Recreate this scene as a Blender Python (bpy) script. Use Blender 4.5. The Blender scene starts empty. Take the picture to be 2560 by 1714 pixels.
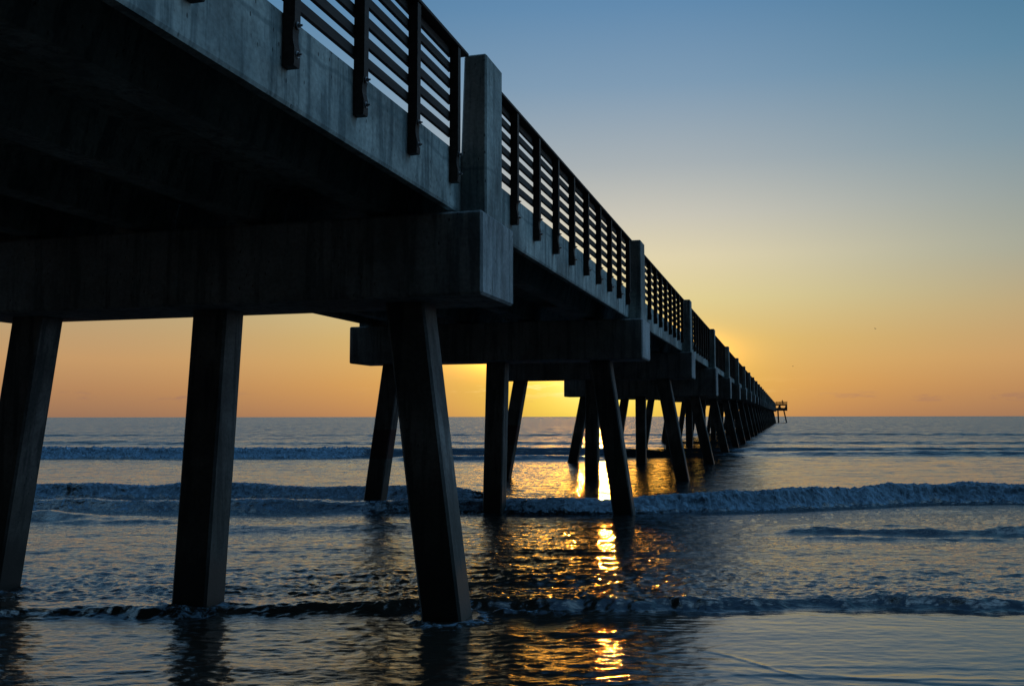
import bpy, bmesh, math, random
import numpy as np
from mathutils import Vector, Matrix

S = bpy.context.scene
COL = S.collection
random.seed(7)
rng = np.random.default_rng(11)

# ------------------------------------------------------------------ camera
H = 2.3195          # eye above the sea
YAW = 0.28145
cam_d = bpy.data.cameras.new("camera")
cam = bpy.data.objects.new("camera", cam_d)
COL.objects.link(cam)
cam.matrix_world = (Matrix.Translation((0, 0, H)) @ Matrix.Rotation(YAW, 4, 'Z')
                    @ Matrix.Rotation(math.pi / 2 + 0.07796, 4, 'X') @ Matrix.Rotation(-0.00128, 4, 'Z'))
cam_d.sensor_fit = 'HORIZONTAL'
cam_d.sensor_width = 36.0
cam_d.lens = 2358.4 / 2560 * 36
cam_d.clip_start = 0.1
cam_d.clip_end = 80000
S.camera = cam

# ------------------------------------------------------------------ sky, sun, exposure
SUN_AZ = math.atan2(-19.3, 100.0)      # angle from +Y towards +X
SUN_EL = math.radians(3.4)
world = bpy.data.worlds.new("World")
S.world = world
world.use_nodes = True
W = world.node_tree
W.nodes.clear()


def nd(tree, kind, **kw):
    n = tree.nodes.new(kind)
    ins = kw.pop('ins', {})
    for k, v in kw.items():
        setattr(n, k, v)
    for k, v in ins.items():
        if isinstance(v, bpy.types.NodeSocket):
            tree.links.new(v, n.inputs[k])
        else:
            n.inputs[k].default_value = v
    return n


def mth(tree, op, a, b=None, clamp=False):
    n = tree.nodes.new('ShaderNodeMath')
    n.operation = op
    n.use_clamp = clamp
    for i, v in enumerate((a, b)):
        if v is None:
            continue
        if isinstance(v, bpy.types.NodeSocket):
            tree.links.new(v, n.inputs[i])
        else:
            n.inputs[i].default_value = v
    return n.outputs[0]


def mixc(tree, fac, a, b, blend='MIX'):
    n = tree.nodes.new('ShaderNodeMix')
    n.data_type = 'RGBA'
    n.blend_type = blend
    for i, v in ((0, fac), (6, a), (7, b)):
        if isinstance(v, bpy.types.NodeSocket):
            tree.links.new(v, n.inputs[i])
        else:
            n.inputs[i].default_value = v
    return n.outputs[2]


def ramp(tree, fac, stops, interp='LINEAR'):
    n = tree.nodes.new('ShaderNodeValToRGB')
    n.color_ramp.interpolation = interp
    e = n.color_ramp.elements
    while len(e) < len(stops):
        e.new(0.5)
    for i, (p, c) in enumerate(stops):
        e[i].position = p
        e[i].color = c if len(c) == 4 else (*c, 1)
    if isinstance(fac, bpy.types.NodeSocket):
        tree.links.new(fac, n.inputs[0])
    return n.outputs[0]


def s2l(r, g, b):
    f = lambda c: (c / 255 / 12.92) if c / 255 <= 0.04045 else ((c / 255 + 0.055) / 1.055) ** 2.4
    return (f(r), f(g), f(b), 1)


tc = nd(W, 'ShaderNodeTexCoord')
sep = nd(W, 'ShaderNodeSeparateXYZ', ins={0: tc.outputs['Generated']})
dx, dy, dz = sep.outputs
el = mth(W, 'ARCSINE', dz)                      # radians
elp = mth(W, 'MAXIMUM', el, 0.0)
sdir = Vector((math.sin(SUN_AZ), math.cos(SUN_AZ), 0))
# horizontal azimuth difference from the sun, radians
az = mth(W, 'ARCTAN2', dx, dy)
daz = mth(W, 'SUBTRACT', az, SUN_AZ)
adz = mth(W, 'ABSOLUTE', daz)
adz = mth(W, 'MINIMUM', adz, mth(W, 'SUBTRACT', 2 * math.pi, adz))
# ramps over elevation, 0..60 degrees
efac = mth(W, 'DIVIDE', elp, math.radians(60))
d = lambda deg: deg / 60.0
near = ramp(W, efac, [(0.0, s2l(166, 120, 84)), (d(2.0), s2l(199, 148, 82)), (d(4.5), s2l(205, 174, 104)), (d(7), s2l(207, 196, 144)),
                      (d(9.5), s2l(210, 202, 170)), (d(12), s2l(190, 190, 180)), (d(15), s2l(158, 170, 177)), (d(19.6), s2l(118, 150, 177)),
                      (d(24), s2l(90, 134, 172)), (d(30), s2l(66, 112, 152)), (d(42), s2l(46, 88, 130)), (1.0, s2l(40, 80, 124))])
far = ramp(W, efac, [(0.0, s2l(146, 110, 88)), (d(1.5), s2l(172, 127, 90)), (d(3.2), s2l(190, 146, 100)), (d(6), s2l(178, 156, 118)),
                     (d(9), s2l(152, 156, 144)), (d(15), s2l(112, 142, 158)), (d(19.5), s2l(82, 128, 156)), (d(24), s2l(58, 112, 146)),
                     (d(34), s2l(48, 94, 132)), (d(45), s2l(42, 84, 124)), (1.0, s2l(38, 78, 120))])
lside = nd(W, 'ShaderNodeMapRange', ins={0: daz, 1: -0.5, 2: 0.0, 3: 0.45, 4: 1.0}).outputs[0]
lel = nd(W, 'ShaderNodeMapRange', interpolation_type='SMOOTHSTEP', ins={0: el, 1: 0.12, 2: 0.26, 3: 0.0, 4: 1.0}).outputs[0]
mixf = mth(W, 'SUBTRACT', 1.0, mth(W, 'MULTIPLY', lel, mth(W, 'SUBTRACT', 1.0, lside)))
fz = nd(W, 'ShaderNodeMapRange', interpolation_type='SMOOTHSTEP', ins={0: mth(W, 'MULTIPLY', adz, mixf), 1: 0.04, 2: 0.54, 3: 0.0, 4: 1.0}).outputs[0]
col = mixc(W, fz, near, far)
# yellow glow about the sun, flattened on the horizon
g1 = mth(W, 'ADD', mth(W, 'POWER', mth(W, 'DIVIDE', adz, 0.120), 2.0), mth(W, 'POWER', mth(W, 'DIVIDE', mth(W, 'SUBTRACT', el, 0.026), 0.058), 2.0))
glow = mth(W, 'POWER', 2.718, mth(W, 'MULTIPLY', g1, -1.0))
col = mixc(W, mth(W, 'MULTIPLY', glow, 0.72), col, s2l(210, 212, 60))
g3 = mth(W, 'ADD', mth(W, 'POWER', mth(W, 'DIVIDE', adz, 0.052), 2.0), mth(W, 'POWER', mth(W, 'DIVIDE', mth(W, 'SUBTRACT', el, 0.040), 0.030), 2.0))
col = mixc(W, mth(W, 'MULTIPLY', mth(W, 'POWER', 2.718, mth(W, 'MULTIPLY', g3, -1.0)), 0.85), col, (0.95, 0.98, 0.30, 1))
g2 = mth(W, 'ADD', mth(W, 'POWER', mth(W, 'DIVIDE', adz, nd(W, 'ShaderNodeMapRange', ins={0: daz, 1: -0.02, 2: 0.02, 3: 0.092, 4: 0.074}).outputs[0]), 2.0), mth(W, 'POWER', mth(W, 'DIVIDE', mth(W, 'ABSOLUTE', mth(W, 'SUBTRACT', el, 0.066)), 0.018), 2.0))
core = mth(W, 'POWER', 2.718, mth(W, 'MULTIPLY', g2, -1.0))
col = mixc(W, core, col, (14.0, 5.3, 0.45, 1))
# small low clouds
mp = nd(W, 'ShaderNodeCombineXYZ', ins={0: mth(W, 'MULTIPLY', az, 26.0), 1: mth(W, 'MULTIPLY', el, 120.0), 2: 3.3})
cn = nd(W, 'ShaderNodeTexNoise', ins={'Vector': mp.outputs[0], 'Scale': 1.0, 'Detail': 5.0, 'Roughness': 0.6})
band = nd(W, 'ShaderNodeMapRange', interpolation_type='SMOOTHSTEP', ins={0: mth(W, 'ABSOLUTE', mth(W, 'SUBTRACT', el, 0.019)), 1: 0.0, 2: 0.009, 3: 1.0, 4: 0.0}).outputs[0]
cm = nd(W, 'ShaderNodeMapRange', interpolation_type='SMOOTHSTEP', ins={0: cn.outputs[0], 1: 0.56, 2: 0.72, 3: 0.0, 4: 0.45}).outputs[0]
col = mixc(W, mth(W, 'MULTIPLY', band, cm), col, s2l(132, 100, 100))
band2 = nd(W, 'ShaderNodeMapRange', interpolation_type='SMOOTHSTEP', ins={0: mth(W, 'ABSOLUTE', mth(W, 'SUBTRACT', el, 0.030)), 1: 0.0, 2: 0.014, 3: 1.0, 4: 0.0}).outputs[0]
cm2 = nd(W, 'ShaderNodeMapRange', interpolation_type='SMOOTHSTEP', ins={0: cn.outputs[0], 1: 0.50, 2: 0.64, 3: 0.0, 4: 0.8}).outputs[0]
col = mixc(W, mth(W, 'MULTIPLY', mth(W, 'MULTIPLY', band2, cm2), glow), col, (1.1, 0.85, 0.35, 1))
# the sky darkens away from the sunrise, dimmed hard behind to keep shoreward faces dark
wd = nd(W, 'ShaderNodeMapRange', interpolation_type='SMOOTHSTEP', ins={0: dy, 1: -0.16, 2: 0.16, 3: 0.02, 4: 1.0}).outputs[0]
cool = mixc(W, nd(W, 'ShaderNodeMapRange', interpolation_type='SMOOTHSTEP', ins={0: adz, 1: 0.72, 2: 1.25, 3: 0.0, 4: 0.95}).outputs[0], col, (0.34, 0.70, 1.10, 1))  # unseen sky to the sides brightened to light cap ends and fascia
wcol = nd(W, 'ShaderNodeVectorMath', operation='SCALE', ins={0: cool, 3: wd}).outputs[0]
nish = nd(W, 'ShaderNodeTexSky', sky_type='NISHITA', sun_disc=False)
nish.sun_elevation = SUN_EL
nish.sun_rotation = SUN_AZ
nish.air_density = 1.0
nish.dust_density = 1.0
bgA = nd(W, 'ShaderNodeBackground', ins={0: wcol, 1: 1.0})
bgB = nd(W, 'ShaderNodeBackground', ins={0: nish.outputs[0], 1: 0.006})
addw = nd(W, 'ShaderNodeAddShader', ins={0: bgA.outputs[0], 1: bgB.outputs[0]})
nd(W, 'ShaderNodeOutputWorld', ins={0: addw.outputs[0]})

sun_d = bpy.data.lights.new("sun", 'SUN')
sun_d.energy = 1.2
sun_d.angle = math.radians(0.6)
sun_d.color = (1.0, 0.36, 0.045)
sun = bpy.data.objects.new("sun", sun_d)
COL.objects.link(sun)
sv = Vector((math.sin(SUN_AZ) * math.cos(SUN_EL), math.cos(SUN_AZ) * math.cos(SUN_EL), math.sin(SUN_EL)))
sun.rotation_euler = sv.to_track_quat('Z', 'Y').to_euler()

S.view_settings.view_transform = 'Standard'
S.view_settings.look = 'None'
S.view_settings.exposure = 0.0
S.view_settings.gamma = 1.0
S.render.engine = 'CYCLES'
S.cycles.max_bounces = 5
S.cycles.caustics_reflective = False
S.cycles.caustics_refractive = False

# ------------------------------------------------------------------ materials


def new_mat(name):
    m = bpy.data.materials.new(name)
    m.use_nodes = True
    t = m.node_tree
    b = t.nodes['Principled BSDF']
    return m, t, b


def concrete(name, base, dark, red_band=False, wet=False, rough=0.85):
    m, t, b = new_mat(name)
    geo = nd(t, 'ShaderNodeNewGeometry')
    pos = geo.outputs['Position']
    sp = nd(t, 'ShaderNodeSeparateXYZ', ins={0: pos})
    big = nd(t, 'ShaderNodeTexNoise', ins={'Vector': pos, 'Scale': 1.1, 'Detail': 5.0, 'Roughness': 0.62})
    # vertical water stains
    mpg = nd(t, 'ShaderNodeMapping', ins={'Vector': pos, 'Scale': (7.0, 7.0, 0.55)})
    st = nd(t, 'ShaderNodeTexNoise', ins={'Vector': mpg.outputs[0], 'Scale': 1.0, 'Detail': 6.0, 'Roughness': 0.65})
    fine = nd(t, 'ShaderNodeTexNoise', ins={'Vector': pos, 'Scale': 26.0, 'Detail': 4.0})
    mpv = nd(t, 'ShaderNodeMapping', ins={'Vector': pos, 'Scale': (1.0, 1.0, 0.5)})
    vor = nd(t, 'ShaderNodeTexVoronoi', ins={'Vector': mpv.outputs[0], 'Scale': 15.0, 'Randomness': 1.0})
    f1 = nd(t, 'ShaderNodeMapRange', ins={0: big.outputs[0], 1: 0.38, 2: 0.62, 3: 0.0, 4: 1.0}).outputs[0]
    c = mixc(t, f1, dark, base)
    f2 = nd(t, 'ShaderNodeMapRange', interpolation_type='SMOOTHSTEP', ins={0: st.outputs[0], 1: 0.46, 2: 0.62, 3: 0.0, 4: 0.8}).outputs[0]
    c = mixc(t, f2, c, (dark[0] * .45, dark[1] * .52, dark[2] * .55, 1))
    f3 = nd(t, 'ShaderNodeMapRange', ins={0: fine.outputs[0], 1: 0.3, 2: 0.7, 3: 0.78, 4: 1.18}).outputs[0]
    c = nd(t, 'ShaderNodeVectorMath', operation='SCALE', ins={0: c, 3: f3}).outputs[0]
    blot = nd(t, 'ShaderNodeTexNoise', ins={'Vector': pos, 'Scale': 0.55, 'Detail': 6.0, 'Roughness': 0.68, 'Distortion': 0.5})
    f4 = nd(t, 'ShaderNodeMapRange', interpolation_type='SMOOTHSTEP', ins={0: blot.outputs[0], 1: 0.36, 2: 0.60, 3: 0.66, 4: 1.22}).outputs[0]
    c = nd(t, 'ShaderNodeVectorMath', operation='SCALE', ins={0: c, 3: f4}).outputs[0]
    # uneven pour lines left by the casting
    zl = mth(t, 'ADD', sp.outputs[2], mth(t, 'MULTIPLY', mth(t, 'SUBTRACT', blot.outputs[0], 0.5), 0.30))
    pl = nd(t, 'ShaderNodeMapRange', interpolation_type='SMOOTHSTEP', ins={0: mth(t, 'ABSOLUTE', mth(t, 'SUBTRACT', zl, 5.19)), 1: 0.008, 2: 0.030, 3: 0.5, 4: 0.0}).outputs[0]
    c = mixc(t, pl, c, (dark[0] * .5, dark[1] * .6, dark[2] * .62, 1))
    # bug holes
    hm = mth(t, 'MULTIPLY', nd(t, 'ShaderNodeMapRange', ins={0: vor.outputs['Distance'], 1: 0.10, 2: 0.17, 3: 1.0, 4: 0.0}).outputs[0],
             nd(t, 'ShaderNodeMapRange', ins={0: big.outputs[0], 1: 0.5, 2: 0.56, 3: 0.0, 4: 0.8}).outputs[0])
    c = mixc(t, hm, c, (0.02, 0.022, 0.024, 1))
    if red_band:
        z = sp.outputs[2]
        wob = mth(t, 'ADD', z, mth(t, 'MULTIPLY', mth(t, 'SUBTRACT', fine.outputs[0], 0.5), 0.05))
        k = mth(t, 'MULTIPLY', nd(t, 'ShaderNodeMapRange', ins={0: wob, 1: 1.22, 2: 1.26, 3: 0.0, 4: 1.0}).outputs[0],
                nd(t, 'ShaderNodeMapRange', ins={0: wob, 1: 1.98, 2: 2.02, 3: 1.0, 4: 0.0}).outputs[0])
        c = mixc(t, mth(t, 'MULTIPLY', k, 0.8), c, (0.065, 0.012, 0.012, 1))
    if wet:
        z = mth(t, 'ADD', sp.outputs[2], mth(t, 'MULTIPLY', mth(t, 'SUBTRACT', st.outputs[0], 0.5), 0.9))
        k2 = nd(t, 'ShaderNodeMapRange', interpolation_type='SMOOTHSTEP', ins={0: z, 1: 1.1, 2: 1.7, 3: 0.55, 4: 0.0}).outputs[0]
        c = mixc(t, k2, c, (0.045, 0.045, 0.036, 1))
        k = nd(t, 'ShaderNodeMapRange', interpolation_type='SMOOTHSTEP', ins={0: z, 1: 0.45, 2: 0.8, 3: 1.0, 4: 0.0}).outputs[0]
        c = mixc(t, mth(t, 'MULTIPLY', k, 0.85), c, (0.018, 0.020, 0.018, 1))
        t.links.new(mth(t, 'SUBTRACT', rough, mth(t, 'MULTIPLY', k, 0.35)), b.inputs['Roughness'])
    else:
        b.inputs['Roughness'].default_value = rough
    t.links.new(c, b.inputs['Base Color'])
    hgt = mth(t, 'SUBTRACT', mth(t, 'ADD', mth(t, 'MULTIPLY', fine.outputs[0], 0.35), mth(t, 'MULTIPLY', big.outputs[0], 0.8)), hm)
    bp = nd(t, 'ShaderNodeBump', ins={'Height': hgt, 'Strength': 0.6, 'Distance': 0.008})
    t.links.new(bp.outputs[0], b.inputs['Normal'])
    return m


M_CONC = concrete("weathered_concrete", (0.42, 0.47, 0.45, 1), (0.22, 0.27, 0.27, 1))
M_CAP = concrete("pale_cap_concrete", (0.40, 0.43, 0.44, 1), (0.27, 0.30, 0.31, 1))
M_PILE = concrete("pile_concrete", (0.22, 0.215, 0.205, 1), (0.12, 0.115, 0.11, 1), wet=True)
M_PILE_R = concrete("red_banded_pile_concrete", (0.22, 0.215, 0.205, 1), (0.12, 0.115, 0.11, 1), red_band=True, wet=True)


def wood():
    m, t, b = new_mat("weathered_timber")
    geo = nd(t, 'ShaderNodeTexCoord')
    info = nd(t, 'ShaderNodeNewGeometry')
    mpg = nd(t, 'ShaderNodeMapping', ins={'Vector': info.outputs['Position'], 'Scale': (18, 1.2, 18)})
    n1 = nd(t, 'ShaderNodeTexNoise', ins={'Vector': mpg.outputs[0], 'Scale': 1.0, 'Detail': 6.0, 'Roughness': 0.6, 'Distortion': 0.6})
    n2 = nd(t, 'ShaderNodeTexNoise', ins={'Vector': info.outputs['Position'], 'Scale': 2.0, 'Detail': 3.0})
    c = ramp(t, n1.outputs[0], [(0.3, (0.028, 0.018, 0.014)), (0.55, (0.060, 0.042, 0.034)), (0.75, (0.095, 0.074, 0.062))])
    c = mixc(t, nd(t, 'ShaderNodeMapRange', ins={0: n2.outputs[0], 1: 0.35, 2: 0.7, 3: 0.0, 4: 0.5}).outputs[0], c, (0.03, 0.022, 0.020, 1))
    t.links.new(c, b.inputs['Base Color'])
    b.inputs['Roughness'].default_value = 0.8
    bp = nd(t, 'ShaderNodeBump', ins={'Height': n1.outputs[0], 'Strength': 0.5, 'Distance': 0.004})
    t.links.new(bp.outputs[0], b.inputs['Normal'])
    return m


M_WOOD = wood()


def simple(name, colr, rough=0.6, metal=0.0, nscale=20):
    m, t, b = new_mat(name)
    n = nd(t, 'ShaderNodeTexNoise', ins={'Scale': nscale, 'Detail': 4.0})
    k = nd(t, 'ShaderNodeMapRange', ins={0: n.outputs[0], 1: 0.3, 2: 0.7, 3: 0.65, 4: 1.3}).outputs[0]
    c = nd(t, 'ShaderNodeVectorMath', operation='SCALE', ins={0: (colr[0], colr[1], colr[2]), 3: k}).outputs[0]
    t.links.new(c, b.inputs['Base Color'])
    b.inputs['Roughness'].default_value = rough
    b.inputs['Metallic'].default_value = metal
    return m


M_STEEL = simple("galvanised_steel", (0.22, 0.22, 0.23), 0.5, 0.7)
M_PAD = simple("black_bearing_rubber", (0.02, 0.02, 0.02), 0.8)
M_SKIN = simple("skin", (0.30, 0.17, 0.12), 0.6)
M_JACKET = simple("dark_jacket_cloth", (0.03, 0.035, 0.05), 0.9)
M_HAIR = simple("dark_hair", (0.02, 0.015, 0.012), 0.7)
M_FEATHER = simple("grey_feathers", (0.16, 0.16, 0.17), 0.8)


def water_mat():
    m, t, b = new_mat("sea_water")
    out = t.nodes['Material Output']
    geo = nd(t, 'ShaderNodeNewGeometry')
    pos = geo.outputs['Position']
    # wave-aligned frame: x along the crests, y out to sea
    rot = nd(t, 'ShaderNodeVectorRotate', rotation_type='Z_AXIS', ins={'Vector': pos, 'Angle': -YAW})
    r = rot.outputs[0]

    def nz(sx, sy, detail, rough=0.55, dist=0.0, off=0.0):
        mpn = nd(t, 'ShaderNodeMapping', ins={'Vector': r, 'Scale': (sx, sy, 1.0), 'Location': (off, off * .7, 0)})
        return nd(t, 'ShaderNodeTexNoise', ins={'Vector': mpn.outputs[0], 'Scale': 1.0, 'Detail': detail, 'Roughness': rough, 'Distortion': dist}).outputs[0]

    dist = nd(t, 'ShaderNodeSeparateXYZ', ins={0: r}).outputs[1]
    att = nd(t, 'ShaderNodeAttribute', attribute_name='foam').outputs['Fac']
    ca = nd(t, 'ShaderNodeAttribute', attribute_name='chop').outputs['Fac']
    nL = nz(0.16, 0.55, 3.0)
    nM = nz(0.9, 2.6, 4.0, 0.6, 0.3, 3.1)
    nS = nz(5.0, 11.0, 5.0, 0.65, 0.3, 9.7)
    ff = nd(t, 'ShaderNodeMapRange', interpolation_type='SMOOTHSTEP', ins={0: dist, 1: 14.0, 2: 110.0, 3: 0.0, 4: 1.0}).outputs[0]
    b1 = nd(t, 'ShaderNodeBump', ins={'Height': nL, 'Strength': 1.0, 'Distance': mth(t, 'ADD', 0.015, mth(t, 'MULTIPLY', ff, 0.16))})
    dm = mth(t, 'MULTIPLY', ca, 0.045)
    b2 = nd(t, 'ShaderNodeBump', ins={'Height': nM, 'Strength': 1.0, 'Distance': dm, 'Normal': b1.outputs[0]})
    b3 = nd(t, 'ShaderNodeBump', ins={'Height': nS, 'Strength': 1.0, 'Distance': mth(t, 'MULTIPLY', ca, 0.020), 'Normal': b2.outputs[0]})
    # unresolved wavelets: slopes of a rough sea, steeper on the side facing the beach
    fg = nd(t, 'ShaderNodeMapRange', interpolation_type='SMOOTHSTEP', ins={0: dist, 1: 16.0, 2: 70.0, 3: 0.0, 4: 1.0}).outputs[0]

    def slope(sx, sy, off):
        mpn = nd(t, 'ShaderNodeMapping', ins={'Vector': r, 'Scale': (sx, sy, 1.0), 'Location': (off, off, 0)})
        n_ = nd(t, 'ShaderNodeTexNoise', ins={'Vector': mpn.outputs[0], 'Scale': 1.0, 'Detail': 3.0, 'Roughness': 0.6})
        return nd(t, 'ShaderNodeVectorMath', operation='SUBTRACT', ins={0: n_.outputs['Color'], 1: (0.5, 0.5, 0.5)}).outputs[0]
    sa = nd(t, 'ShaderNodeVectorMath', operation='SCALE', ins={0: slope(0.7, 1.6, 1.7), 3: mth(t, 'MULTIPLY', fg, 0.85)}).outputs[0]
    sb = nd(t, 'ShaderNodeVectorMath', operation='SCALE', ins={0: slope(13.0, 24.0, 7.7), 3: mth(t, 'MULTIPLY', ca, 0.16)}).outputs[0]
    sc_ = nd(t, 'ShaderNodeVectorMath', operation='ADD', ins={0: sa, 1: sb}).outputs[0]
    bias = nd(t, 'ShaderNodeVectorMath', operation='SCALE', ins={0: (0.0, -1.0, 0.0), 3: mth(t, 'ADD', mth(t, 'MULTIPLY', ff, 0.13), 0.015)}).outputs[0]
    sc_ = nd(t, 'ShaderNodeVectorMath', operation='ADD', ins={0: sc_, 1: bias}).outputs[0]
    sc_ = nd(t, 'ShaderNodeVectorMath', operation='MULTIPLY', ins={0: sc_, 1: (1.0, 1.0, 0.0)}).outputs[0]
    back = nd(t, 'ShaderNodeVectorRotate', rotation_type='Z_AXIS', ins={'Vector': sc_, 'Angle': YAW}).outputs[0]
    nn = nd(t, 'ShaderNodeVectorMath', operation='ADD', ins={0: b3.outputs[0], 1: back}).outputs[0]
    nn = nd(t, 'ShaderNodeVectorMath', operation='NORMALIZE', ins={0: nn}).outputs[0]
    t.links.new(nn, b.inputs['Normal'])
    # shallow sandy water near the shore, green-blue deeper out
    sh = nd(t, 'ShaderNodeMapRange', interpolation_type='SMOOTHSTEP', ins={0: dist, 1: 7.0, 2: 30.0, 3: 0.0, 4: 1.0}).outputs[0]
    c = mixc(t, sh, (0.034, 0.030, 0.024, 1), (0.012, 0.018, 0.020, 1))
    t.links.new(c, b.inputs['Base Color'])
    t.links.new(mth(t, 'ADD', 0.035, mth(t, 'MULTIPLY', ff, 0.17)), b.inputs['Roughness'])
    b.inputs['IOR'].default_value = 1.90
    # foam; blue skylight and shading put into its colour
    fb = t.nodes.new('ShaderNodeBsdfPrincipled')
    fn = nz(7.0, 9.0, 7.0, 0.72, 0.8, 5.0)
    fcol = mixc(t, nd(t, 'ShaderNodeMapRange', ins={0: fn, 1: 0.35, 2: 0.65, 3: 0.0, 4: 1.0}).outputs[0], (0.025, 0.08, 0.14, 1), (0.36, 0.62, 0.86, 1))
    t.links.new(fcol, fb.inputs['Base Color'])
    fb.inputs['Roughness'].default_value = 0.7
    bf = nd(t, 'ShaderNodeBump', ins={'Height': fn, 'Strength': 1.0, 'Distance': 0.08})
    t.links.new(bf.outputs[0], fb.inputs['Normal'])
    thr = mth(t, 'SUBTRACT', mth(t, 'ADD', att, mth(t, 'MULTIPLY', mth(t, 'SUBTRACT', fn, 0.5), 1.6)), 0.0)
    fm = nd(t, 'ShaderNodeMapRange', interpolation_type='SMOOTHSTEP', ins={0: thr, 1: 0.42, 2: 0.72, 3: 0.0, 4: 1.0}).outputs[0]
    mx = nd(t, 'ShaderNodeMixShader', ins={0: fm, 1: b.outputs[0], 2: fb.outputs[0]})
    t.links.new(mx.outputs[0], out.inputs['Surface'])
    return m


M_WATER = water_mat()


def sand_mat():
    m, t, b = new_mat("wet_sand")
    n = nd(t, 'ShaderNodeTexNoise', ins={'Scale': 1.3, 'Detail': 8.0})
    c = ramp(t, n.outputs[0], [(0.3, (0.045, 0.038, 0.030)), (0.7, (0.09, 0.078, 0.062))])
    t.links.new(c, b.inputs['Base Color'])
    b.inputs['Roughness'].default_value = 0.55
    bp = nd(t, 'ShaderNodeBump', ins={'Height': n.outputs[0], 'Strength': 0.4, 'Distance': 0.03})
    t.links.new(bp.outputs[0], b.inputs['Normal'])
    return m


M_SAND = sand_mat()

# ------------------------------------------------------------------ mesh helpers


def link(name, me, mats=(), parent=None, loc=None):
    o = bpy.data.objects.new(name, me)
    COL.objects.link(o)
    for m in mats:
        me.materials.append(m)
    if parent:
        o.parent = parent
    if loc is not None:
        o.location = loc
    return o


def add_box(bm, x0, x1, y0, y1, z0, z1, mat=0):
    vs = [bm.verts.new((x, y, z)) for z in (z0, z1) for y in (y0, y1) for x in (x0, x1)]
    f = []
    for q in ((0, 2, 3, 1), (4, 5, 7, 6), (0, 1, 5, 4), (2, 6, 7, 3), (0, 4, 6, 2), (1, 3, 7, 5)):
        fc = bm.faces.new([vs[i] for i in q])
        fc.material_index = mat
        f.append(fc)
    return vs, f


def bevel(bm, w, seg=1, edges=None):
    bmesh.ops.bevel(bm, geom=edges if edges is not None else list(bm.edges), offset=w, segments=seg, affect='EDGES', profile=0.5)


def to_mesh(bm, name, smooth=False):
    bmesh.ops.recalc_face_normals(bm, faces=list(bm.faces))
    me = bpy.data.meshes.new(name)
    bm.to_mesh(me)
    bm.free()
    if smooth:
        for p in me.polygons:
            p.use_smooth = True
    return me


def box_mesh(name, x0, x1, y0, y1, z0, z1, bw=0.0, seg=1):
    bm = bmesh.new()
    add_box(bm, x0, x1, y0, y1, z0, z1)
    if bw:
        bevel(bm, bw, seg)
    return to_mesh(bm, name)


def dup(o, parent, loc, name=None):
    c = o.copy()
    COL.objects.link(c)
    c.parent = parent
    c.location = loc
    if name:
        c.name = name
    return c


# ------------------------------------------------------------------ pier dimensions (metres, camera at x=y=0, sea at z=0)
L = 12.2
Y1 = 9.797            # front face of the nearest bent in view
G = 0.00104           # the deck climbs gently out to sea
CAPY = 1.255
XR, XL = -3.173, -10.701
XC = (XR + XL) / 2
ZT, ZB, ZP = 4.598, 3.656, 6.53
NB0, NB1 = 0, 29      # bents


def YB(k):
    return Y1 + (k - 1) * L


pier = bpy.data.objects.new("fishing_pier", None)
COL.objects.link(pier)
pier.location = (XC, YB(0), 0)
pier['label'] = "long concrete fishing pier on battered piles with dark timber railings, running out to sea"
pier['category'] = "pier"
bpy.context.view_layer.update()
PX, PY = XC, YB(0)


def P(x, y, z):
    return (x - PX, y - PY, z)


# --- pile cap
def cap_mesh(h):
    w = XR - XL
    bm = bmesh.new()
    add_box(bm, -w / 2, w / 2, 0, CAPY, -h, 0)
    bevel(bm, 0.028)
    return to_mesh(bm, "pile_cap")


cap_h = {4: 1.33, 5: 1.27, 6: 1.10}
cap_cache = {}
caps = {}
for k in range(NB0, NB1 + 1):
    h = cap_h.get(k, 0.942)
    if h not in cap_cache:
        me = cap_mesh(h)
        me.materials.append(M_CAP)
        cap_cache[h] = me
    o = bpy.data.objects.new("pile_cap", cap_cache[h])
    COL.objects.link(o)
    o.parent = pier
    o.location = P(XC, YB(k), ZT + G * YB(k))
    caps[k] = (o, h)


# --- piles: square prestressed piles with chamfered corners, battered
PW = 0.487


def pile_mesh(key, xt, xb, yt, yb, zt, zb):
    """xt/yt: axis at the cap, xb/yb: axis at sea level (z=0); goes on to zb."""
    bm = bmesh.new()
    ch = 0.03
    hw = PW / 2
    ring = [(-hw + ch, -hw), (hw - ch, -hw), (hw, -hw + ch), (hw, hw - ch), (hw - ch, hw), (-hw + ch, hw), (-hw, hw - ch), (-hw, -hw + ch)]
    rings = []
    hd = 0.42 / PW
    n = 9
    for i in range(n + 1):
        z = zt + (zb - zt) * i / n
        f = (zt - z) / zt
        cx = xt + (xb - xt) * f
        cy = yt + (yb - yt) * f
        rings.append([bm.verts.new((cx + a, cy + b_ * hd, z)) for a, b_ in ring])
    for i in range(n):
        for j in range(8):
            bm.faces.new((rings[i][j], rings[i][(j + 1) % 8], rings[i + 1][(j + 1) % 8], rings[i + 1][j]))
    bm.faces.new(rings[0])
    bm.faces.new(rings[-1][::-1])
    return to_mesh(bm, "pile")


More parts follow.
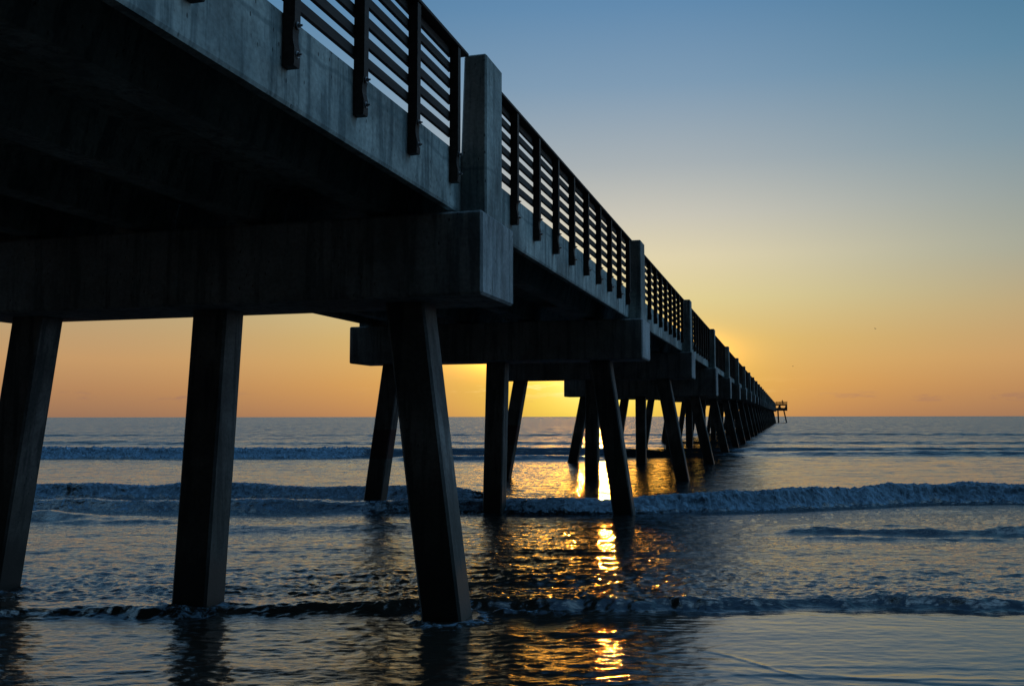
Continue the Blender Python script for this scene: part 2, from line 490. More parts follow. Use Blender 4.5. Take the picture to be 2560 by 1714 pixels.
RB = {0: -3.80, 1: -3.815, 2: -3.765, 3: -3.645, 4: -3.62}
LBX = {1: -10.28, 2: -10.266}
pile_cache = {}
for k in range(NB0, NB1 + 1):
    o, h = caps[k]
    ztop = ZT - h + 0.01
    rxb = RB.get(k, -3.58)
    lxb = LBX.get(k, -10.40 if k < 5 else -10.30)
    yc = 0.675
    for nm, xt, xb, by in (("right", -4.294, rxb, 0.0), ("mid", -6.926, -6.926, 0.30 if k < 4 else 0.05), ("left", -9.733, lxb, 0.0)):
        key = (nm, h, xb, by)
        if key not in pile_cache:
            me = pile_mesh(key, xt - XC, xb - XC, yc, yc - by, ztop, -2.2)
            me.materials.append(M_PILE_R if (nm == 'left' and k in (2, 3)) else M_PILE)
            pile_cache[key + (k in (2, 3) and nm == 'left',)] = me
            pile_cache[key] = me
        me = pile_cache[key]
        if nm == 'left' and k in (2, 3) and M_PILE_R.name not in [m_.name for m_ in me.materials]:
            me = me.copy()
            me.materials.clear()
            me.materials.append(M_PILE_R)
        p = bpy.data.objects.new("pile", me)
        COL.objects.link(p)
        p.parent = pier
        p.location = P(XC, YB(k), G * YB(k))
        if nm == 'left' and k in (2, 3):
            p['label'] = "battered pile with a dark red band around it above the water"

# --- concrete pillars that rise beside the railing over every cap end
def pylon_mesh(side):
    bm = bmesh.new()
    ya, yb = 0.395, 1.035
    wt, wb = 0.276, 0.34
    zz = ZP - ZT
    xo = 0.0
    s = side
    vs = []
    for z, w in ((0, wb), (zz, wt)):
        vs.append([bm.verts.new((xo, ya, z)), bm.verts.new((xo, yb, z)), bm.verts.new((xo - s * w, yb, z)), bm.verts.new((xo - s * w, ya, z))])
    for i in range(4):
        bm.faces.new((vs[0][i], vs[0][(i + 1) % 4], vs[1][(i + 1) % 4], vs[1][i]))
    bm.faces.new(vs[0])
    bm.faces.new(vs[1][::-1])
    bevel(bm, 0.022)
    return to_mesh(bm, "pillar")


pyl = {1: pylon_mesh(1), -1: pylon_mesh(-1)}
for s in (1, -1):
    pyl[s].materials.append(M_CONC)
for k in range(NB0, NB1 + 1):
    for s in (1, -1):
        o = bpy.data.objects.new("pillar", pyl[s])
        COL.objects.link(o)
        o.parent = pier
        x = XR - 0.079 if s == 1 else XL + 0.079
        o.location = P(x, YB(k), ZT + G * YB(k) + 0.002)

# --- deck spans: thin fascia stems, inner stems and slab
BXR, BXL = -3.56, -10.32
ZBB, ZBT = 4.655, 5.355
def deck_mesh(y0, y1):
    bm = bmesh.new()
    # profile across the pier
    def extr(poly):
        a = [bm.verts.new((x - XC, y0, z)) for x, z in poly]
        b_ = [bm.verts.new((x - XC, y1, z)) for x, z in poly]
        n = len(poly)
        for i in range(n):
            bm.faces.new((a[i], a[(i + 1) % n], b_[(i + 1) % n], b_[i]))
        bm.faces.new(a)
        bm.faces.new(b_[::-1])
    zs = 5.06
    # slab between the fascias with a low kerb each side
    extr([(BXR - 0.001, zs), (BXL + 0.001, zs), (BXL + 0.001, zs + 0.16), (BXL + 0.23, zs + 0.16), (BXR - 0.23, zs + 0.16), (BXR - 0.001, zs + 0.16)])
    for i in range(4):
        xc = BXL + 0.95 + i * (BXR - BXL - 1.9) / 3
        extr([(xc - 0.14, ZBB), (xc - 0.14 + 0.28, ZBB), (xc + 0.24, zs - 0.001), (xc - 0.24, zs - 0.001)])
    return to_mesh(bm, "deck_span")


def fascia_mesh(y0, y1, side):
    bm = bmesh.new()
    if side == 1:
        xo, s = BXR, -1
    else:
        xo, s = BXL, 1
    xo -= XC
    prof = [(xo, ZBB + 0.03), (xo + s * 0.012, ZBB), (xo + s * 0.085, ZBB - 0.006), (xo + s * 0.13, ZBB + 0.03), (xo + s * 0.20, ZBT - 0.02), (xo + s * 0.18, ZBT), (xo + s * 0.02, ZBT), (xo, ZBT - 0.02)]
    a = [bm.verts.new((x, y0, z)) for x, z in prof]
    b_ = [bm.verts.new((x, y1, z)) for x, z in prof]
    n = len(prof)
    for i in range(n):
        bm.faces.new((a[i], a[(i + 1) % n], b_[(i + 1) % n], b_[i]))
    bm.faces.new(a)
    bm.faces.new(b_[::-1])
    return to_mesh(bm, "edge_beam")


# span k runs from the middle of bent k to the middle of bent k+1 (local y from YB(k))
sy0, sy1 = CAPY / 2 + 0.012, L + CAPY / 2 - 0.012
deck_me = deck_mesh(sy0, sy1)
deck_me.materials.append(M_CONC)
fas = {s: fascia_mesh(sy0, sy1, s) for s in (1, -1)}
for s in (1, -1):
    fas[s].materials.append(M_CONC)

tilt = (math.atan(G), 0, 0)


def rail_board_mesh(side, y0, y1):
    bm = bmesh.new()
    xo = BXR if side == 1 else BXL
    s = -1 if side == 1 else 1
    xa, xb = xo - XC, xo + s * 0.04 - XC
    r = random.Random(5 + side)
    for k in range(5):
        zt = 6.3055 - 0.187 * k
        j = r.uniform(-.006, .006)
        add_box(bm, min(xa, xb), max(xa, xb), y0, y1, zt - 0.095 + j, zt + j)
    add_box(bm, min(xa, xb), max(xa, xb), y0, y1, 6.385, 6.478)
    bevel(bm, 0.004)
    return to_mesh(bm, "railing")


def handrail_mesh(side, y0, y1):
    bm = bmesh.new()
    xo = BXR if side == 1 else BXL
    s = -1 if side == 1 else 1
    xa, xb = xo - s * 0.115 - XC, xo + s * 0.09 - XC
    add_box(bm, min(xa, xb), max(xa, xb), y0, y1, 6.480, 6.518)
    bevel(bm, 0.006)
    return to_mesh(bm, "handrail")


def post_mesh(side):
    """4x4 post bolted to the outside of the fascia, waisted between the bolts."""
    bm = bmesh.new()
    s = 1 if side == 1 else -1
    prof = [(0.0, 4.935), (0.095, 4.935), (0.100, 4.96), (0.100, 5.07), (0.092, 5.10), (0.085, 5.14), (0.085, 5.20), (0.093, 5.24), (0.100, 5.28), (0.100, 6.479), (0.0, 6.479)]
    a = [bm.verts.new((s * x, -0.088, z)) for x, z in prof]
    b_ = [bm.verts.new((s * x, 0.0, z)) for x, z in prof]
    n = len(prof)
    for i in range(n):
        bm.faces.new((a[i], a[(i + 1) % n], b_[(i + 1) % n], b_[i]))
    bm.faces.new(a)
    bm.faces.new(b_[::-1])
    return to_mesh(bm, "post")


def bolt_mesh(side):
    bm = bmesh.new()
    s = 1 if side == 1 else -1
    def disc(r, x0, x1, seg):
        R_ = Matrix.Rotation(math.pi / 2, 4, 'Y')
        ret = bmesh.ops.create_cone(bm, cap_ends=True, segments=seg, radius1=r, radius2=r * 0.92, depth=abs(x1 - x0))
        bmesh.ops.transform(bm, matrix=Matrix.Translation((s * (x0 + x1) / 2, 0, 0)) @ R_, verts=ret['verts'])
    disc(0.030, 0.0, 0.007, 20)
    disc(0.017, 0.006, 0.024, 6)
    disc(0.009, 0.023, 0.040, 12)
    return to_mesh(bm, "bolt")


ry0, ry1 = 1.23, 12.266
boards = {s: rail_board_mesh(s, ry0, ry1) for s in (1, -1)}
handr = {s: handrail_mesh(s, ry0 - 0.18, ry1 + 0.27) for s in (1, -1)}
postm = {s: post_mesh(s) for s in (1, -1)}
boltm = {s: bolt_mesh(s) for s in (1, -1)}
for s in (1, -1):
    boards[s].materials.append(M_WOOD)
    handr[s].materials.append(M_WOOD)
    postm[s].materials.append(M_WOOD)
    boltm[s].materials.append(M_STEEL)

post_ys = [1.315 + 1.217 * i for i in range(10)]
rest_posts = bmesh.new()
for k in range(NB0, NB1):
    zoff = G * YB(k)
    d_ = link("deck_span", deck_me, parent=pier, loc=P(XC, YB(k), zoff))
    d_.rotation_euler = tilt
    for s in (1, -1):
        f_ = link("edge_beam", fas[s], parent=pier, loc=P(XC, YB(k), zoff))
        f_.rotation_euler = tilt
        b_ = link("railing", boards[s], parent=pier, loc=P(XC, YB(k), zoff))
        b_.rotation_euler = tilt
        h_ = link("handrail", handr[s], parent=b_, loc=(0, 0, 0))
        xo = BXR if s == 1 else BXL
        for i, py in enumerate(post_ys):
            yy = YB(k) + py
            if s == 1 and k < 10:
                p_ = link("post", postm[s], parent=pier, loc=P(xo + 0.003, yy + random.uniform(-.012, .012), G * yy + random.uniform(-.012, 0)))
                p_.rotation_euler = (random.uniform(-.0015, .0015), 0, random.uniform(-.02, .02))
                if k < 2:
                    for zb_ in (5.028, 5.252):
                        link("bolt", boltm[s], parent=p_, loc=(0.101, -0.044, zb_))
            else:
                ret = bmesh.ops.duplicate
                tmp = bmesh.new()
                tmp.from_mesh(postm[s])
                bmesh.ops.translate(tmp, vec=P(xo + s * 0.002, yy, G * yy), verts=tmp.verts)
                tm = bpy.data.meshes.new("tmp")
                tmp.to_mesh(tm)
                tmp.free()
                rest_posts.from_mesh(tm)
                bpy.data.meshes.remove(tm)
rp = link("post", to_mesh(rest_posts, "far_posts"), (M_WOOD,), parent=pier)
rp['kind'] = 'stuff'

# --- pier head: the wide cross piece at the far end
HY = YB(30)
HX0, HX1 = -14.6, 0.66
hz = 4.47
def head_cap(y):
    me = box_mesh("head_cap", HX0 - XC, HX1 - XC, 0, 1.3, 0, 1.02, 0.03)
    return link("head_cap", me, (M_CAP,), parent=pier, loc=P(XC, y, hz))
for yy in (HY, HY + 10.0):
    head_cap(yy)
    for xt, xb in ((-13.3, -14.3), (-9.9, -10.2), (-7.0, -7.0), (-2.75, -2.60), (-0.6, 0.28)):
        me = pile_mesh(None, xt - XC, xb - XC, 0.65, 0.65, hz + 0.01, -2.2)
        link("pile", me, (M_PILE,), parent=pier, loc=P(XC, yy, 0))
bm = bmesh.new()
add_box(bm, HX0 - XC, HX1 - XC, -0.3, 11.6, 1.92, 2.16)
for xc in np.linspace(HX0 + 0.35, HX1 - 0.35, 7):
    a0 = xc - XC
    vs = []
    prof = [(a0 - 0.55, 1.025), (a0 + 0.55, 1.025), (a0 + 0.55, 1.25), (a0 + 0.30, 1.60), (a0 + 0.42, 1.918), (a0 - 0.42, 1.918), (a0 - 0.30, 1.60), (a0 - 0.55, 1.25)]
    prof = [(min(max(x, HX0 - XC), HX1 - XC), z) for x, z in prof]
    a = [bm.verts.new((x, -0.25, z)) for x, z in prof]
    b_ = [bm.verts.new((x, 11.55, z)) for x, z in prof]
    for i in range(8):
        bm.faces.new((a[i], a[(i + 1) % 8], b_[(i + 1) % 8], b_[i]))
    bm.faces.new(a)
    bm.faces.new(b_[::-1])
link("head_deck", to_mesh(bm, "head_deck"), (M_CONC,), parent=pier, loc=P(XC, HY, hz))
bm = bmesh.new()
zr = 2.16
def head_rail(x0, y0, x1, y1):
    n = max(2, int(math.hypot(x1 - x0, y1 - y0) / 1.2))
    for i in range(n + 1):
        x = x0 + (x1 - x0) * i / n
        y = y0 + (y1 - y0) * i / n
        add_box(bm, x - XC - 0.05, x - XC + 0.05, y - 0.05, y + 0.05, zr - 0.3, zr + 1.12)
    for j in range(6):
        z = zr + 0.02 + j * 0.187
        add_box(bm, min(x0, x1) - XC - 0.02, max(x0, x1) - XC + 0.02, min(y0, y1) - 0.02, max(y0, y1) + 0.02, z, z + 0.1)
    add_box(bm, min(x0, x1) - XC - 0.09, max(x0, x1) - XC + 0.09, min(y0, y1) - 0.09, max(y0, y1) + 0.09, zr + 1.121, zr + 1.165)
head_rail(HX1 - 0.05, -0.36, XR, -0.36)
head_rail(XL, -0.36, HX0 + 0.05, -0.36)
head_rail(HX0 + 0.05, 11.5, HX1 - 0.05, 11.5)
head_rail(HX0 + 0.05, -0.2, HX0 + 0.05, 11.3)
head_rail(HX1 - 0.05, -0.2, HX1 - 0.05, 11.3)
hr = link("railing", to_mesh(bm, "head_railing"), (M_WOOD,), parent=pier, loc=P(XC, HY, hz))

# ------------------------------------------------------------------ person on the pier head
def skin_body(name, verts, edges, radii, mat):
    me = bpy.data.meshes.new(name)
    me.from_pydata(verts, edges, [])
    o = link(name, me, (mat,))
    sk = o.modifiers.new("skin", 'SKIN')
    for i, r_ in enumerate(radii):
        me.skin_vertices[0].data[i].radius = (r_, r_)
    me.skin_vertices[0].data[0].use_root = True
    ss = o.modifiers.new("sub", 'SUBSURF')
    ss.levels = ss.render_levels = 2
    return o


pv = [(0, 0, 0.98), (0, 0, 1.15), (0, 0.03, 1.34), (0, 0.05, 1.46), (0, 0.07, 1.54), (0, 0.09, 1.64), (0, 0.10, 1.74),
      (-0.19, 0.03, 1.42), (-0.25, -0.02, 1.18), (-0.22, -0.24, 1.10), (-0.20, -0.34, 1.11),
      (0.19, 0.03, 1.42), (0.25, -0.02, 1.18), (0.22, -0.24, 1.10), (0.20, -0.34, 1.11),
      (-0.10, 0, 0.90), (-0.12, 0.02, 0.50), (-0.13, 0.06, 0.08), (-0.13, -0.12, 0.04),
      (0.10, 0, 0.90), (0.12, -0.02, 0.50), (0.13, 0.04, 0.08), (0.13, -0.14, 0.04)]
pe = [(0, 1), (1, 2), (2, 3), (3, 4), (4, 5), (5, 6), (3, 7), (7, 8), (8, 9), (9, 10), (3, 11), (11, 12), (12, 13), (13, 14),
      (0, 15), (15, 16), (16, 17), (17, 18), (0, 19), (19, 20), (20, 21), (21, 22)]
pr = [.15, .14, .16, .12, .06, .095, .08, .075, .05, .04, .035, .075, .05, .04, .035, .10, .075, .045, .035, .10, .075, .045, .035]
person = skin_body("person", pv, pe, pr, M_JACKET)
person.location = (-1.05, HY + 0.55, hz + 2.17)
person['label'] = "person in dark clothes standing at the rail on the far pier head"
person['category'] = "person"
bmh = bmesh.new()
bmesh.ops.create_icosphere(bmh, subdivisions=2, radius=0.115)
for v in bmh.verts:
    v.co = Vector((v.co.x * .9, v.co.y * 1.05 + 0.11, v.co.z * 1.0 + 1.72))
bmesh.ops.delete(bmh, geom=[v for v in bmh.verts if v.co.z < 1.66 and v.co.y < 0.12], context='VERTS')
link("hair", to_mesh(bmh, "hair", True), (M_HAIR,), parent=person)

# ------------------------------------------------------------------ two far gulls
def gull(px, py, dist, span, label, roll):
    F_ = Vector((-math.sin(YAW), math.cos(YAW), 0))
    R_ = Vector((math.cos(YAW), math.sin(YAW), 0))
    f = 2358.4
    zc = (857 - py) / f + 0.078
    loc = F_ * dist + R_ * ((px - 1280) / f * dist) + Vector((0, 0, H + zc * dist))
    bmg = bmesh.new()
    bmesh.ops.create_uvsphere(bmg, u_segments=12, v_segments=8, radius=1)
    for v in bmg.verts:
        t_ = v.co.y
        v.co = Vector((v.co.x * .07 * (1 - .3 * abs(t_)), t_ * .24, v.co.z * .065))
    o = link("gull", to_mesh(bmg, "gull", True), (M_FEATHER,))
    for sgn in (-1, 1):
        bw = bmesh.new()
        pts = [(0.03, .10, .02), (0.03, -.09, .02), (.32, .13, .13), (.32, -.04, .13), (.62, .02, .05), (.58, -.05, .05)]
        top = [bw.verts.new((sgn * x, y, z + .012)) for x, y, z in pts]
        bot = [bw.verts.new((sgn * x, y, z)) for x, y, z in pts]
        for q in ((0, 1, 3, 2), (2, 3, 5, 4)):
            bw.faces.new([top[i] for i in q])
            bw.faces.new([bot[i] for i in q[::-1]])
        for a_, b2 in ((0, 2), (2, 4), (4, 5), (5, 3), (3, 1), (1, 0)):
            bw.faces.new((top[a_], top[b2], bot[b2], bot[a_]))
        link("wing", to_mesh(bw, "wing"), (M_FEATHER,), parent=o)
    bt = bmesh.new()
    bmesh.ops.create_cone(bt, cap_ends=True, segments=8, radius1=.055, radius2=.02, depth=.16)
    bmesh.ops.transform(bt, matrix=Matrix.Translation((0, -.27, 0)) @ Matrix.Rotation(-math.pi / 2, 4, 'X') @ Matrix.Diagonal((1, .3, 1, 1)), verts=bt.verts)
    link("tail", to_mesh(bt, "tail"), (M_FEATHER,), parent=o)
    o.location = loc
    o.rotation_euler = (0, roll, 1.1)
    o['label'] = label
    o['category'] = "bird"
    o['group'] = "gulls in the sky over the sea"


gull(2192, 822, 300, 1.2, "distant gull flying highest, to the right over open sea", 0.3)
gull(1983, 916, 420, 1.2, "tiny distant gull flying low just right of the pier's far end", -0.2)

# ------------------------------------------------------------------ sea
def hash2(ix, iy, seed):
    h = (ix.astype(np.int64) * 374761393 + iy.astype(np.int64) * 668265263 + seed * 974634777) & 0xffffffff
    h = ((h ^ (h >> 13)) * 1274126177) & 0xffffffff
    h = (h ^ (h >> 16)) & 0xffffffff
    return h


def gnoise(x, y, seed=0):
    ix = np.floor(x)
    iy = np.floor(y)
    fx = x - ix
    fy = y - iy
    ux = fx * fx * fx * (fx * (fx * 6 - 15) + 10)
    uy = fy * fy * fy * (fy * (fy * 6 - 15) + 10)
    def gr(ax, ay):
        a = hash2(ix + ax, iy + ay, seed) * (2 * math.pi / 4294967296.0)
        return np.cos(a) * (fx - ax) + np.sin(a) * (fy - ay)
    n00, n10, n01, n11 = gr(0, 0), gr(1, 0), gr(0, 1), gr(1, 1)
    return ((n00 * (1 - ux) + n10 * ux) * (1 - uy) + (n01 * (1 - ux) + n11 * ux) * uy) * 1.5


def fbm(x, y, oct_=4, seed=0, gain=0.5):
    a, s_, f = 1.0, 0.0, 1.0
    for i in range(oct_):
        s_ = s_ + a * gnoise(x * f + 17.3 * i, y * f - 9.1 * i, seed + i)
        a *= gain
        f *= 2.03
    return s_


def sstep(x, a, b_):
    t_ = np.clip((x - a) / (b_ - a), 0, 1)
    return t_ * t_ * (3 - 2 * t_)


# rows: distance out from the camera line; finer around the breaking waves
rows = [0.5]
while rows[-1] < 75:
    s_ = rows[-1]
    ds = max(0.02, s_ * 0.0030)
    if 11.0 < s_ < 12.8:
        ds = 0.020
    elif 22.8 < s_ < 28.6:
        ds = 0.030
    elif 55 < s_ < 59:
        ds = 0.06
    if s_ < 6.5:
        ds = 0.10
    rows.append(s_ + ds)
while rows[-1] < 30000:
    rows.append(rows[-1] * (1.006 if rows[-1] < 400 else 1.05))
rows = np.array(rows)
NC = 1150
cu = np.linspace(-1, 1, NC)
Sg, Ug = np.meshgrid(rows, cu, indexing='ij')
half = 5.0 + 0.72 * Sg
Tg = Ug * half
print("sea grid", Sg.shape)

fade_far = 1 / (1 + (Sg / 160.0) ** 2)
z = np.zeros_like(Sg)
foam = np.zeros_like(Sg)
chop = np.ones_like(Sg)

# long swell
z += 0.05 * gnoise(Tg * 0.03, Sg * 0.09, 3) * sstep(Sg, 13, 30)
z += 0.10 * gnoise(Tg * 0.02, Sg * 0.07, 5) * sstep(Sg, 60, 120)
# wind chop, elongated along the crests
amp = (0.42 - 0.33 * sstep(Tg, 0.6, 2.2)) + 0.70 * sstep(Sg, 11.6, 12.6)
amp *= 0.92 - 0.46 * sstep(Sg, 13.2, 16) + 0.35 * sstep(Sg, 35, 60)
ridge = lambda n: 1 - 2 * np.abs(n)
wx = 0.35 * gnoise(Tg * .5, Sg * .6, 71)
z += amp * fade_far * 0.026 * fbm(Tg * 0.55 + wx, Sg * 1.5 + wx * 1.4, 3, 21)
z += amp * fade_far * 0.016 * ridge(gnoise(Tg * 1.6 + 2 * wx, Sg * 4.2 + 3 * wx, 31)) * (Sg < 120)
tz = 1 + 0.3 * sstep(Sg, 11.8, 12.3) * (1 - sstep(Sg, 13.5, 16))
z += amp * tz * 0.018 * fbm(Tg * 1.7 + 2 * wx, Sg * 2.2, 2, 61) * (1 - sstep(Sg, 35, 60))
z += amp * tz * 0.0085 * ridge(gnoise(Tg * 4.6 + wx, Sg * 5.2, 63)) * (1 - sstep(Sg, 30, 45))
z += amp * tz * 0.0038 * gnoise(Tg * 9.0 + wx, Sg * 9.5, 65) * (1 - sstep(Sg, 20, 28))
z += amp * 0.012 * ridge(gnoise(Tg * 3.4 + 3 * wx, Sg * 7.2 + 4 * wx, 41)) * (1 - sstep(Sg, 35, 60))
z += amp * 0.0044 * ridge(gnoise(Tg * 6.8 + 3 * wx, Sg * 12.5 + 4 * wx, 51)) * (1 - sstep(Sg, 20, 30))
# fan ripples in the thin swash
ph = Sg * 46 + 6 * gnoise(Tg * .3, Sg * .5, 77) + 1.5 * gnoise(Tg * 1.3, Sg * 1.1, 78)
z += 0.0016 * (1 - sstep(Tg, 1.5, 2.4)) * sstep(Tg, -1.5, -0.5) * np.sin(ph) * (1 - sstep(Sg, 10.6, 11.4)) * sstep(gnoise(Tg * .35, Sg * .7, 79), -0.1, 0.3)


def wave(s0, a_front, b_back, h, m, lump=0.0, fo=0.0, seed=0, tail=1.5, lip=0.0):
    """s0: distance of the crest (array over t), front faces the shore."""
    global z, foam, chop
    x = Sg - s0
    pr_ = np.where(x < 0, np.exp(-(np.abs(x) / a_front) ** 2.4), np.exp(-(np.abs(x) / b_back) ** 1.6))
    hh = h * m * (1 + 0 * Sg)
    # trough ahead of the wave
    z -= 0.18 * hh * np.exp(-((x + a_front * 2.4) / (a_front * 1.5)) ** 2)
    if lump > 0:
        mm = np.exp(-(np.clip(np.abs(x + a_front * .35) - a_front * 1.1, 0, None) / (a_front * .5)) ** 2)
        lm = 0.35 * np.abs(gnoise(Tg * 1.3, Sg * 2.6, seed + 1)) + 0.34 * np.abs(gnoise(Tg * 3.6, Sg * 5.6, seed + 2)) + .26 * np.abs(gnoise(Tg * 8.2, Sg * 10.0, seed + 3)) + .18 * np.abs(gnoise(Tg * 17, Sg * 19, seed + 4))
        hh = hh * (0.92 + 0.22 * gnoise(Tg * 0.6, Sg * 0 + 3.3, seed + 9))
        z += hh * pr_ + lump * m * (fo if fo > 0.3 else 1.0) * mm * (lm - 0.25)
    else:
        z += hh * pr_
    if fo > 0:
        fr = sstep(x, -a_front * 2.1, -a_front * 1.5) * (1 - sstep(x, b_back * 0.25, b_back * tail))
        core_ = sstep(x, -a_front * 1.6, -a_front * 0.95) * (1 - sstep(x, b_back * 0.1, b_back * 0.5))
        va = 0.86 + 0.34 * gnoise(Tg * 0.9, Sg * 0.5, seed + 6) + 0.22 * gnoise(Tg * 2.6, Sg * 1.5, seed + 7)
        foam[:] = np.maximum(foam, m * fo * va * (0.42 * fr + 0.62 * core_))


t1 = Tg[0:1, :] * 0
n_ = lambda f_, sd: gnoise(Tg * f_, Tg * 0 + 0.37 * sd, sd)

# W1: outer wave, broken to the left, glassy in the middle and right
s1 = 57 + 1.2 * n_(.06, 101) + .5 * n_(.3, 102) + 0.02 * Tg
left1 = 1 - sstep(Tg, -9.5, -7.5)
wave(s1, 0.95, 4.0, 0.68, (0.75 + .25 * n_(.1, 104)) * (1 - 0.55 * sstep(Tg, 6, 12)) * (1 - .25 * sstep(Tg, 6, 12) * (1 + n_(.35, 109))), lump=0.0)
wave(s1, 0.95, 3.0, 0.04, left1, lump=0.26, fo=1.15, seed=110)
foam *= left1 * (Sg > 50) + (Sg <= 50)
wave(62 + n_(.08, 105), 0.9, 3, 0.22, sstep(Tg, 6, 12))
wave(51.5 + 1.0 * n_(.12, 106), 0.7, 2.0, 0.22, sstep(Tg, -8, -5) * (1 - sstep(Tg, 3, 6)))
wave(82 + 2 * n_(.05, 107), 1.3, 4, 0.30, 0.6 + .4 * n_(.07, 108))
wave(120 + 3 * n_(.03, 117), 2, 6, 0.30, 0.5 + .5 * n_(.04, 118))

# W2: main breaker
s2 = 23.9 + 2.9 * sstep(Tg, 2.0, 13.5) + 0.35 * n_(.25, 121) + .16 * n_(.9, 122)
m2 = sstep(Tg, -5.5, -2.0)
m2 = m2 * (0.80 + 0.30 * sstep(Tg, 2.5, 6.0))
wave(s2, 0.40, 1.3, 0.39 + .05 * n_(.22, 124), m2, lump=0.14, fo=1.15, seed=130, tail=1.8)
s2b = 28.0 - 1.0 * sstep(Tg, -6, -1) + .35 * n_(.3, 141)
wave(s2b, 0.40, 1.5, 0.40, (1 - sstep(Tg, -2.0, 0.5)) * (.9 + .25 * n_(.3, 143)), lump=0.12, fo=1.0, seed=150)
s2c = 24.0 + .45 * n_(.35, 161)
wave(s2c, 0.42, 1.1, 0.27, 1 - sstep(Tg, -5.5, -3.0), lump=0.12, fo=0.55, seed=170)
wave(21.6 + .25 * n_(.4, 171) + .12 * n_(1.4, 174), 0.26, 0.8, 0.13, (1 - sstep(Tg, -9.8, -7.8)) * (1 + .5 * n_(.9, 175)))
wave(20.9 + .3 * n_(.5, 176) + .1 * n_(1.9, 177), 0.18, 0.5, 0.06, (1 - sstep(Tg, -8.8, -6.0)) * (1 + .6 * n_(1.1, 178)))
wave(20.0 + .5 * n_(.3, 173), 0.5, 1.2, 0.09, sstep(Tg, -8, -5) * (1 - sstep(Tg, -2, 0)))
# small unbroken wave to the right
mr = sstep(Tg, 4.3, 6.8)
wave(18.9 + .35 * n_(.4, 181) + .16 * n_(1.1, 182) + .06 * n_(3.1, 187), 0.20, 0.7, 0.135, mr * (0.85 + .45 * n_(.7, 183) + .25 * n_(2.1, 188)))
wave(18.1 + .40 * n_(.5, 281) + .14 * n_(1.6, 282), 0.16, 0.5, 0.06, mr * (0.6 + .6 * n_(.8, 283)))
wave(19.9 + .40 * n_(.5, 284) + .14 * n_(1.6, 285), 0.18, 0.6, 0.06, mr * (0.6 + .6 * n_(.8, 286)))
z += 0.010 * ridge(gnoise(Tg * 2.6, Sg * 4.4, 289)) * mr * np.exp(-((Sg - 18.8) / 1.0) ** 2)
wave(16.6 + .35 * n_(.4, 185), 0.4, 0.9, 0.05, 0.5 + .5 * n_(.3, 186))
# W3: last little bore at the edge of the swash
s3 = 11.75 + .30 * n_(.35, 191) + .16 * n_(1.3, 192) + .07 * n_(3.2, 193) + .03 * n_(7.5, 195) - 0.25 * (1 - sstep(Tg, -5, -2))
wave(s3, 0.15, 0.7, 0.10, 0.85 + .45 * n_(.7, 194) + .25 * n_(2.3, 196), lump=0.055, fo=0.05, seed=200, tail=2.6)
turb = sstep(Sg, 11.7, 12.0) * (1 - sstep(Sg, 12.8, 15.0))
z += 0.014 * turb * (np.abs(gnoise(Tg * 4.2, Sg * 6.0, 221)) + .5 * np.abs(gnoise(Tg * 9, Sg * 12, 222)) - .25)
foam = np.maximum(foam, turb * 0.12 * (0.6 + fbm(Tg * .8, Sg * 1.2, 3, 225)))
# old foam streaks between the waves
foam = np.maximum(foam, 0.20 * sstep(fbm(Tg * .35, Sg * .9, 4, 231), 0.35, 0.7) * sstep(Sg, 19, 22) * (1 - sstep(Sg, 24, 60)) * .9)
# swash lines in the foreground right and left
for (c0, c1, amp_, sd) in ((9.05, 0.0, .0045, 241), (8.55, 0.0, .006, 243)):
    ln = c0 + .10 * np.sin(Tg * 1.1) + .16 * n_(.6, sd) + .03 * n_(4.0, sd + 1)
    x = Sg - ln
    z += amp_ * np.where(x < 0, np.exp(-(x / .03) ** 2), np.exp(-(x / .22) ** 2)) * sstep(Tg, 1.7, 2.1)
ln = 9.55 - 0.95 * sstep(Tg, 1.85, 2.7) - .05 * (Tg - 2.2) + .03 * n_(3.1, 247)
x = Sg - ln
z += .006 * np.where(x < 0, np.exp(-(x / .02) ** 2), np.exp(-(x / .10) ** 2)) * sstep(Tg, 1.80, 1.95)

chop[:] = 0 * z + (0.50 - 0.36 * sstep(Tg, 0.8, 2.0) * (1 - sstep(Sg, 11.4, 12.2)) + 0.50 * sstep(Sg, 11.4, 12.2)) * (1 - 0.4 * sstep(Sg, 25, 60))

# ripples and wakes round the nearest piles
CO, SI = math.cos(YAW), math.sin(YAW)
Xw = Tg * CO - Sg * SI
Yw = Tg * SI + Sg * CO
for (pxx, pyy) in ((-3.815, 10.47), (-6.926, 10.17), (-10.28, 10.47), (-3.765, 22.67), (-6.926, 22.37), (-10.27, 22.67)):
    r_ = np.maximum(np.abs(Xw - pxx), np.abs(Yw - pyy))
    rr = np.hypot(Xw - pxx, Yw - pyy)
    z += 0.022 * np.exp(-((rr - .42) / .10) ** 2) * (1 + .8 * gnoise(Xw * 5, Yw * 5, 301)) + 0.006 * np.sin(rr * 22) * np.exp(-rr * 1.3)
    foam = np.maximum(foam, 0.27 * np.exp(-((rr - .42) / .14) ** 2) + 0.3 * np.exp(-((rr - .55) / .3) ** 2) * (Sg < 14))
# splash wake on the sea side and right of the nearest pile
wk = np.exp(-(((Xw + 3.1) / .8) ** 2 + ((Yw - 10.95 - .25 * (Xw + 3.1)) / .09) ** 2))
z += .05 * wk * (1 + .7 * gnoise(Xw * 6, Yw * 8, 305))
foam = np.maximum(foam, .5 * wk)

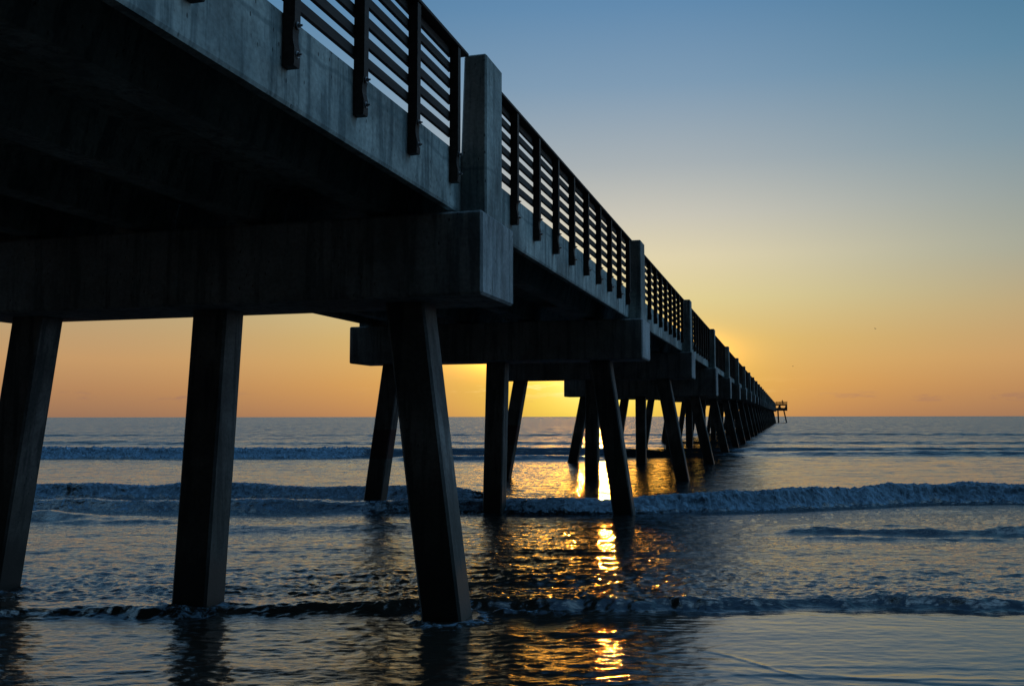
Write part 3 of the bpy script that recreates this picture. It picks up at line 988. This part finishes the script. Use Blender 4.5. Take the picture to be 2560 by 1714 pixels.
# lumpy water pushes forward a little: horizontal displacement of steep crests
S2 = Sg - 0.35 * np.clip(z - 0.2, 0, None) * (Sg < 70)
Xw = Tg * CO - S2 * SI
Yw = Tg * SI + S2 * CO
nr, nc = Sg.shape
me = bpy.data.meshes.new("sea")
co = np.stack([Xw, Yw, z], axis=-1).astype(np.float32).reshape(-1)
me.vertices.add(nr * nc)
me.vertices.foreach_set("co", co)
ii = np.arange((nr - 1) * (nc - 1))
rI, cI = ii // (nc - 1), ii % (nc - 1)
v0 = (rI * nc + cI).astype(np.int32)
quads = np.stack([v0, v0 + 1, v0 + nc + 1, v0 + nc], axis=-1).reshape(-1).astype(np.int32)
nf = len(v0)
me.loops.add(nf * 4)
me.polygons.add(nf)
me.loops.foreach_set("vertex_index", quads)
me.polygons.foreach_set("loop_start", np.arange(0, nf * 4, 4, dtype=np.int32))
me.polygons.foreach_set("use_smooth", np.ones(nf, dtype=bool))
for nm, arr in (("foam", foam), ("chop", chop)):
    at = me.attributes.new(nm, 'FLOAT', 'POINT')
    at.data.foreach_set("value", np.clip(arr, 0, 2).astype(np.float32).reshape(-1))
me.update()
me.validate()
sea = link("sea", me, (M_WATER,))
sea['kind'] = 'structure'
sea['label'] = "grey blue sea with small waves breaking towards the beach"

# ------------------------------------------------------------------ beach under and behind the water
sr = np.concatenate([np.linspace(-300, -10, 30), np.linspace(-9, 30, 80), np.linspace(40, 3000, 30)])
tr = np.linspace(-1500, 1500, 121)
A, B = np.meshgrid(sr, tr, indexing='ij')
B = B * (0.05 + 0.95 * np.abs(B / 1500) ** 1.0)
zb = -0.035 * (A - 4.5)
zb = np.where(A > 4.5, -0.05 * (A - 4.5), zb)
zb = np.clip(zb, -4, None) + 0.03 * gnoise(A * .5, B * .3, 401)
zb = zb + 2.5 * sstep(-A, 45, 70) + .8 * gnoise(A * .06, B * .05, 402) * sstep(-A, 45, 70)
bx_ = B * CO - A * SI
by_ = B * SI + A * CO
vb = np.stack([bx_, by_, zb], -1).reshape(-1, 3)
nrb, ncb = A.shape
fb_ = [(i * ncb + j, i * ncb + j + 1, (i + 1) * ncb + j + 1, (i + 1) * ncb + j) for i in range(nrb - 1) for j in range(ncb - 1)]
mb = bpy.data.meshes.new("beach")
mb.from_pydata(vb.tolist(), [], fb_)
for p_ in mb.polygons:
    p_.use_smooth = True
beach = link("beach", mb, (M_SAND,))
beach['kind'] = 'structure'
beach['label'] = "wet sand beach sloping down under the shallow water"
